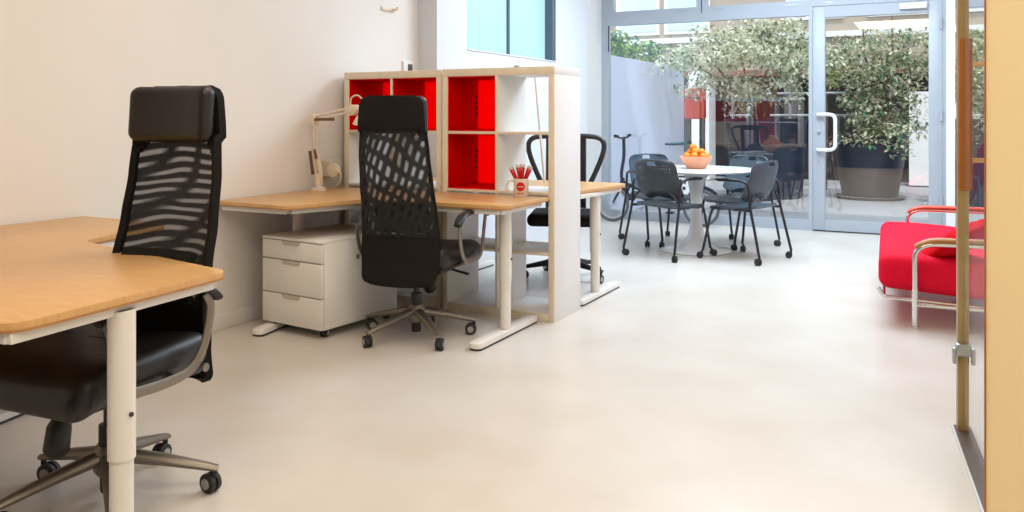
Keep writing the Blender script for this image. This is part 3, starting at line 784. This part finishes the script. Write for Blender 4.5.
b = MB(); b.tube([(.15, -.06, .29), (.20, -.065, .15)], .009, 8); b.tube([(.15, .06, .29), (.10, .065, .43)], .009, 8); b.build('crank', M['rim'], cr)
b = MB(); b.box(.20, -.11, .15, .08, .08, .02, .004); b.box(.10, .11, .43, .08, .08, .02, .004); b.build('pedal', M['tyre'], cr)
b = MB(); b.lathe([(.01, -.03), (.12, -.03), (.125, -.02), (.125, .02), (.12, .03), (.01, .03)], (0, 0, 0), 28, 'Y'); b.xf(Matrix.Translation((.33, -.07, .46)) @ Matrix.Diagonal((.72, 1, 1.05, 1))); bag = b.build('pannier', M['facade_w'], t)
b = MB()
for x, z, sx, sz in ((-.02, .03, .035, .05), (.03, .03, .02, .05), (-.03, -.045, .03, .03), (.02, -.04, .035, .035), (0, .085, .08, .02)): b.box(.33 + x, -.102, .46 + z, sx, .004, sz, .001); b.build('printed_mark', M['gap'], bag); b = MB()

# ------------------------------------------------------------------ small things
t = thing('desk_lamp', 'cream jointed desk lamp clamped by the wall on the middle desk', 'lamp', (-3.52, 4.13, .73))
def LL(x, y, z): return (x + 3.52, y - 4.13, z - .73)
b = MB(); b.lathe([(.05, 0), (.05, .012), (.022, .02), (.02, .09), (.012, .10)], n=20); b.box(0, 0, .07, .05, .03, .07, .006); b.build('base', M['lampc'], t)
b = MB(); b.tube([LL(-3.53, 4.12, .83), LL(-3.555, 4.11, 1.18)], .006, 8); b.tube([LL(-3.505, 4.12, .85), LL(-3.53, 4.11, 1.19)], .0035, 6); b.tube([LL(-3.50, 4.13, .82), LL(-3.515, 4.12, .93)], (.016, .012), 8); la = b.build('lower_arm', M['lampc'], t)
b = MB(); b.tube([LL(-3.545, 4.105, .83), LL(-3.565, 4.10, .98)], .010, 8); b.tube([LL(-3.515, 4.105, .93), LL(-3.53, 4.10, .99)], .008, 8); b.build('spring', M['spring'], la)
b = MB(); b.box(*LL(-3.545, 4.11, 1.185), .05, .03, .05, .01); b.cyl(LL(-3.545, 4.09, 1.185), LL(-3.545, 4.13, 1.185), .022); b.cyl(LL(-3.53, 4.09, 1.155), LL(-3.53, 4.13, 1.155), .014); b.build('elbow', M['lampc'], t)
b = MB(); b.tube([LL(-3.545, 4.11, 1.195), LL(-3.27, 4.13, 1.250)], .007, 8); b.tube([LL(-3.54, 4.11, 1.165), LL(-3.27, 4.13, 1.226)], .007, 8); ua = b.build('upper_arm', M['lampc'], t)
b = MB(); b.tube([LL(-3.53, 4.10, 1.179), LL(-3.385, 4.115, 1.179)], .009, 8); b.build('spring', M['spring'], ua)
b = MB(); b.cyl(LL(-3.25, 4.11, 1.235), LL(-3.25, 4.15, 1.235), .032); b.cyl(LL(-3.25, 4.10, 1.235), LL(-3.25, 4.16, 1.235), .014); b.box(*LL(-3.235, 4.13, 1.25), .05, .03, .04, .008); b.build('head_joint', M['lampc'], t)
b = MB(); prof = [(.02, 0), (.03, -.005), (.045, -.03), (.075, -.08), (.092, -.12), (.09, -.12), (.072, -.078), (.042, -.03), (.02, -.012)]
b.lathe(prof, n=28); b.xf(Matrix.Translation(LL(-3.125, 4.13, 1.262)) @ Matrix.Rotation(math.radians(6), 4, 'Y')); b.build('lamp_shade', M['lampc'], t)
b = MB(); b.tube([LL(-3.26, 4.12, 1.25), LL(-3.245, 4.11, 1.31), LL(-3.19, 4.11, 1.325), LL(-3.15, 4.13, 1.27)], .005, 8, smooth=4); b.build('cord', M['lampc'], t)

t = thing('power_outlet', 'beige wall outlet box with plugged-in cord between lamp base and bookcase', 'outlet', (-3.60, 4.30, .86))
b = MB(); b.box(.03, 0, 0, .10, .12, .11, .012, 3); b.build('housing', M['socket'], t)
b = MB(); b.lathe([(.01, 0), (.038, 0), (.045, -.02), (.045, -.04), (.01, -.045)], (0.10, 0, 0), 20, 'Y'); b.xf(Matrix.Translation((.0, -.02, -.01))); b.build('plug', M['lampc'], t)
b = MB(); b.tube([(.10, -.06, -.01), (.16, -.06, -.02), (.15, -.04, -.07), (.09, -.02, -.126)], .005, 8, smooth=4); b.build('cord', M['lampc'], t)

t = thing('thermostat', 'small wall thermostat with dark grey face above the left bookcase', 'thermostat', (-3.624, 5.25, 1.56))
b = MB(); b.box(.012, 0, 0, .024, .13, .11, .006); b.build('housing', M['white'], t)
b = MB(); b.box(.026, .015, .008, .008, .055, .05, .004); b.build('dial', M['darkgrey'], t)
t = thing('wall_hook', 'small cream wall hook high on the left wall', 'hook', (-3.62, 5.0, 1.98))
b = MB(); b.box(.008, 0, 0, .016, .16, .03, .006); b.build('plate', M['lampc'], t)
b = MB(); b.tube([(.01, .05, 0), (.05, .05, 0), (.06, .05, .02)], .01, 8); b.build('peg', M['lampc'], t)

t = thing('mug', 'white mug with red round logo holding red pens on the desk', 'mug', (-2.195, 4.35, .73), math.radians(22)); t.scale = (1.08, 1.08, 1.08)
b = MB(); b.lathe([(.005, 0), (.038, 0), (.041, .004), (.041, .096), (.0385, .098), (.037, .094), (.037, .008), (.005, .006)], n=32); b.build('cup', M['mug'], t)
b = MB(); b.tube([(-.038, 0, .082), (-.062, 0, .085), (-.078, 0, .06), (-.072, 0, .03), (-.04, 0, .016)], (.0045, .006), 8, smooth=5); b.build('handle', M['mug'], t)
def on_cup(x, z, r=.0416): a = x / .041; return (r * math.sin(a), -r * math.cos(a), z)
b = MB(); b.grid(lambda u, v: on_cup(.0245 * v * math.cos(2 * PI * u), .056 + .0245 * v * math.sin(2 * PI * u)), 28, 4); lg = b.build('logo', M['logored'], t)
b = MB(); b.grid(lambda u, v: on_cup(-.016 + .032 * u, .0535 + .005 * v, .0422), 10, 1, lambda u, v: int(u * 10) % 3 == 2); b.build('lettering', M['mug'], lg)
b = MB(); b.grid(lambda u, v: on_cup(-.021 + .042 * u, .017 + .007 * v, .0418), 18, 1, lambda u, v: int(u * 18) % 3 == 2); b.build('lettering', M['logored'], t)
def make_pen(h):
    t = thing('pen', 'red pen standing in the white mug on the middle desk', 'pen', (0, 0, 0), 0, 'red pens in the mug')
    b = MB(); b.cyl((0, 0, 0), (0, 0, h), .0075, n=10); b.build('barrel', M['penred'], t)
    b = MB(); b.cyl((0, 0, h), (0, 0, h + .018), .0065, .005, n=10); b.box(.0, .008, h - .006, .003, .003, .03); b.build('clip', M['penclear'], t)
    return t
p0 = make_pen(.165)
lean = [(-.55, .05), (-.42, .2), (-.18, -.05), (.02, .1), (.12, -.1), (.34, .0), (.42, .15), (.50, -.1), (-.05, .3)]
for i, (ax, ay) in enumerate(lean):
    o = p0 if i == 0 else dup(p0, (0, 0, 0), 0)
    d = Vector((math.sin(ax), math.sin(ay), 1)).normalized()
    top = Vector((ax / .55 * .030, ay / .3 * .018, .096))
    base = top - d * (.088 / d.z)
    bl = math.hypot(base.x, base.y)
    if bl > .026: base.x *= .026 / bl; base.y *= .026 / bl; d = (top - base).normalized()
    o.rotation_euler = d.to_track_quat('Z', 'Y').to_euler()
    R = Matrix.Rotation(math.radians(27), 3, 'Z')
    o.rotation_euler = (R @ d).to_track_quat('Z', 'Y').to_euler()
    o.location = Vector((-2.195, 4.35, .73)) + R @ base

# ------------------------------------------------------------------ courtyard
sbox('ground_courtyard', -9, 8, 9.29, 20, -.17, -.02, M['pave'])
sbox('wall_courtyard_left', -3.80, -3.60, 9.36, 12.75, -.02, 1.94, M['court'])
def wbuild(b, name, m, par=None):
    o = b.build(name, m, par)
    return o
# facade across the courtyard
F = 16.0
t = thing('building', 'beige building with dark shopfront across the courtyard', 'building', (-1, F, -.02))
def fb(name, x0, x1, y0, y1, z0, z1, m, par=None):
    b = MB(); bb(b, x0 + 1, x1 + 1, y0 - F, y1 - F, z0 + .02, z1 + .02); return b.build(name, m, par or t)
fb('wall', -9, 6, F, F + .3, 2.05, 5.5, M['facade'])
fb('cornice', -9, 6, F - .12, F, 2.62, 2.72, M['facade_w'])
fb('beam', -5, 6, F - .06, F, 1.95, 2.06, M['rust'])
fb('shopfront', -9, 2.2, F + .6, F + .7, 0, 2.05, M['dark'])
fb('wall_panel', -.55, 6, F - .02, F + .3, 0, 1.62, M['facade_w'])
fb('pillar', -4.35, -3.95, F - .3, F + .2, 0, 2.05, M['facade_w'])
fb('pillar', -2.62, -2.40, F - .1, F + .2, 0, 2.05, M['potlow'])
for x in (-6.9, -5.9, -4.9):
    wf = fb('window', x, x + .9, F - .05, F - .01, 2.80, 4.2, M['facade_w'])
    fb('pane', x + .07, x + .83, F - .065, F - .045, 2.87, 4.15, M['winglow'], wf)
for x in (-2.6, -1.2, .3):
    wf = fb('window', x, x + 1.0, F - .05, F - .01, 2.95, 4.2, M['facade_w'])
    fb('pane', x + .07, x + .93, F - .065, F - .045, 3.02, 4.15, M['winglow'], wf)
# added frame standing in for one reflected in the glass
t = thing('reflected_frame', 'thin grey frame standing in for a reflection in the glass front', 'reflected_frame', (-2.2, 13.9, -.02))
b = MB()
for x in (-.9, -.45, .0, .52): b.cyl((x, 0, 0), (x, 0, 1.58), .022, n=8)
b.build('post', M['steel'], t)
b = MB()
for z in (1.58, 1.23): b.cyl((-.95, 0, z), (1.0, 0, z), .02, n=8)
b.build('rail', M['steel'], t)
# red box on posts
t = thing('letter_box', 'red box on dark posts at the end of the courtyard wall', 'box', (-3.50, 13.05, -.02))
b = MB(); b.box(0, 0, 1.42, .30, .22, .50, .03, 3); b.build('housing', M['boxred'], t)
b = MB(); b.box(0, -.112, 1.50, .2, .01, .015); b.build('slot', M['gap'], t)
b = MB(); b.box(-.11, 0, .585, .07, .10, 1.17); b.build('post', M['darkgrey'], t)
b = MB(); b.box(.11, 0, .585, .07, .10, 1.17); b.build('post', M['darkgrey'], t)

def cg(s): return max(-1.7 * s, min(1.7 * s, random.gauss(0, s)))
def leaves(blobs, n, size, name, m, par, droop=.4):
    verts = []; faces = []
    tot = sum(rx * rz for _, _, _, rx, ry, rz in blobs)
    for (x, y, z, rx, ry, rz) in blobs:
        cl = []
        for _ in range(max(10, int(70 * rx * rz))):
            while True:
                p = Vector((random.uniform(-1, 1), random.uniform(-1, 1), random.uniform(-1, 1)))
                if p.length < 1: break
            cl.append((p, random.uniform(.07, .14)))
        for _ in range(int(n * rx * rz / tot)):
            p, sg = random.choice(cl)
            c = Vector((x + p.x * rx * 1.02 + cg(sg), y + p.y * ry + cg(sg), z + p.z * rz * 1.02 + cg(sg * .6)))
            a = random.uniform(0, 2 * PI); e = random.uniform(-1.1, .5) - droop * .3
            d = Vector((math.cos(a) * math.cos(e), math.sin(a) * math.cos(e), math.sin(e)))
            s = d.cross(Vector((random.uniform(-.5, .5), random.uniform(-.5, .5), 1))).normalized()
            nn = s.cross(d)
            l = size * random.uniform(.7, 1.3); w = l * .27
            i = len(verts)
            verts += [c, c + d * l * .45 + s * w + nn * w * .25, c + d * l, c + d * l * .45 - s * w + nn * w * .25]
            faces += [(i, i + 1, i + 2), (i, i + 2, i + 3)]
    me = bpy.data.meshes.new(name); me.from_pydata([tuple(v) for v in verts], [], faces); me.materials.append(m)
    o = bpy.data.objects.new(name, me); C.objects.link(o)
    if par: o.parent = par
    return o
def rel(blobs, loc): return [(x - loc[0], y - loc[1], z - loc[2], a, b_, c) for x, y, z, a, b_, c in blobs]
def branches(t, root, tips, r0, m):
    b = MB()
    for tp in tips:
        mid = Vector(root) * .45 + Vector(tp) * .55 + Vector((random.uniform(-.12, .12), random.uniform(-.1, .1), .12))
        b.tube([root, tuple((Vector(root) + mid) / 2 + Vector((0, 0, .05))), tuple(mid), tp], [r0, r0 * .8, r0 * .55, r0 * .2], 7, smooth=4)
    return b.build('trunk', m, t)
# potted tree with the long overhanging crown
loc = (-2.40, 13.0, -.02)
t = thing('potted_tree', 'variegated weeping tree in a tall navy planter, left pane of the glass', 'tree', loc)
b = MB(); b.lathe([(.01, 0), (.50, 0), (.52, .03), (.58, 1.10), (.60, 1.18), (.55, 1.18), (.53, 1.10), (.01, 1.08)], n=36); b.build('planter', M['pot'], t)
bl = rel([(-2.22, 12.4, 1.95, .82, .5, .54), (-2.605, 12.0, 2.12, .72, .5, .36), (-3.0, 11.5, 2.04, .55, .45, .30), (-3.22, 11.0, 1.97, .26, .4, .18), (-2.62, 12.1, 1.52, .30, .4, .28), (-2.95, 11.6, 1.68, .30, .4, .17), (-1.95, 12.7, 2.25, .55, .45, .36), (-3.10, 11.1, 1.55, .16, .25, .08), (-2.75, 12.3, 2.45, .6, .4, .2)], loc)
leaves(bl, 6800, .075, 'foliage', M['leafA'], t)
branches(t, (-.05, 0, 1.0), [(x * .92, y * .92, z) for x, y, z, *_ in bl[:7]] + [(.1, -.1, 1.9), (.25, 0, 2.1), (-.15, .1, 2.2)], .035, M['bark'])
loc = (-.99, 13.45, -.02)
t = thing('potted_tree', 'ficus tree in a wide navy planter outside the glass door', 'tree', loc)
b = MB(); b.lathe([(.01, .03), (.36, .03), (.385, .06), (.455, .46), (.01, .46)], n=40); b.build('planter_reflecting_half', M['potlow'], t)  # lower half coloured grey-brown for the floor reflection over it
b = MB(); b.lathe([(.01, .455), (.455, .46), (.515, .86), (.54, .93), (.50, .93), (.47, .86), (.01, .84)], n=40); b.build('planter', M['pot'], t)
b = MB(); b.lathe([(.01, 0), (.46, 0), (.50, .04), (.47, .045), (.01, .03)], n=40); b.build('saucer', M['potlow'], t)
bl = rel([(-.83, 13.3, 2.05, .72, .45, .50), (-1.35, 13.4, 2.0, .30, .4, .40), (-.69, 13.1, 1.30, .52, .45, .48), (-1.10, 13.05, 1.12, .40, .4, .30), (-.40, 13.5, 2.2, .36, .45, .45), (-.78, 12.95, .90, .45, .4, .22), (-.95, 13.3, 1.6, .4, .4, .4)], loc)
leaves(bl, 6000, .078, 'foliage', M['leafB'], t)
branches(t, (.05, 0, .84), [(x * .9, y * .9, z) for x, y, z, *_ in bl] + [(.1, 0, 2.5), (.3, 0, 2.7), (-.1, 0, 2.6)], .04, M['bark'])
loc = (.47, 12.9, -.02)
t = thing('potted_tree', 'bushy tree in a navy planter glimpsed right of the white pier', 'tree', loc)
b = MB(); b.lathe([(.01, 0), (.50, 0), (.52, .03), (.58, 1.10), (.60, 1.18), (.55, 1.18), (.53, 1.10), (.01, 1.08)], n=36); b.build('planter', M['pot'], t)
bl = rel([(.45, 12.9, 1.75, .50, .5, .50), (.55, 12.9, 2.15, .4, .4, .3), (.40, 12.5, 1.15, .3, .2, .25)], loc)
leaves(bl, 3500, .085, 'foliage', M['leafB'], t); branches(t, (0, 0, 1.0), [(x, y, z) for x, y, z, *_ in bl], .03, M['bark'])
loc = (-3.95, 11.4, -.02)
t = thing('shrub', 'green shrub showing above the white courtyard wall at the left', 'shrub', loc)
bl = rel([(-4.0, 11.0, 2.15, .28, .4, .22), (-3.85, 11.6, 2.1, .25, .4, .18), (-4.15, 11.9, 1.85, .2, .4, .2)], loc)
leaves(bl, 1300, .09, 'foliage', M['leafC'], t); branches(t, (0, 0, 0), [(x, y, z) for x, y, z, *_ in bl], .03, M['bark'])
loc = (-1.75, 14.6, -.02)
t = thing('shrub', 'lime green shrub at the upper left of the glass door', 'shrub', loc)
bl = rel([(-1.72, 14.5, 2.05, .26, .3, .30)], loc)
leaves(bl, 700, .09, 'foliage', M['leafD'], t); branches(t, (0, 0, 0), [(0, 0, 2.0), (.15, 0, 2.2)], .03, M['bark'])

# ------------------------------------------------------------------ light
w = bpy.data.worlds.new('sky'); sc.world = w; w.use_nodes = True
bg = w.node_tree.nodes['Background']
bg.inputs['Color'].default_value = (.74, .87, 1.0, 1); bg.inputs['Strength'].default_value = 2.3
def area(name, loc, sx, sy, col, p, rot=(0, 0, 0)):
    l = bpy.data.lights.new(name, 'AREA'); l.shape = 'RECTANGLE'; l.size = sx; l.size_y = sy; l.color = col; l.energy = p
    o = bpy.data.objects.new(name, l); C.objects.link(o); o.location = loc; o.rotation_euler = rot
    return o
WARM = (1.0, .86, .69); COOL = (.70, .86, 1.0)
area('ceiling_lamp_or_fill', (-.8, 0.0, 3.05), 1.6, 1.6, WARM, 60)
area('ceiling_lamp_or_fill', (.9, 1.0, 3.05), .8, .8, WARM, 34)  # added fill, brightens the cream partition
area('ceiling_lamp_or_fill', (-1.6, 2.6, 3.05), 1.4, 1.4, WARM, 40)
area('ceiling_lamp_or_fill', (-1.0, 5.0, 3.05), 1.6, 1.4, (.95, .97, 1), 29)  # added neutral fill, tinted toward the daylight at the back
area('ceiling_lamp_or_fill', (-1.1, 6.9, 3.05), 2.6, 1.8, COOL, 205)  # added cool fill standing in for daylight from the glass front
s = bpy.data.lights.new('sun', 'SUN'); s.energy = 3.2; s.angle = math.radians(3); s.color = (1, .97, .92)
so = bpy.data.objects.new('sun', s); C.objects.link(so); so.rotation_euler = (math.radians(28), math.radians(12), 0)

# ------------------------------------------------------------------ camera
cam = bpy.data.cameras.new('camera'); co = bpy.data.objects.new('camera', cam); C.objects.link(co)
cam.sensor_width = 36; cam.sensor_fit = 'HORIZONTAL'; cam.lens = 835 / 1024 * 36
cam.shift_y = -140 / 1024
co.location = (0, 0, 1.2); co.rotation_euler = (math.radians(90), 0, math.radians(27.4))
cam.clip_start = .05
sc.camera = co
vs = sc.view_settings
vs.view_transform = 'Standard'; vs.look = 'None'; vs.exposure = -.2; vs.gamma = 1.0; vs.use_curve_mapping = False
sc.cycles.use_denoising = True
sc.cycles.max_bounces = 10; sc.cycles.transparent_max_bounces = 16; sc.cycles.sample_clamp_indirect = 6
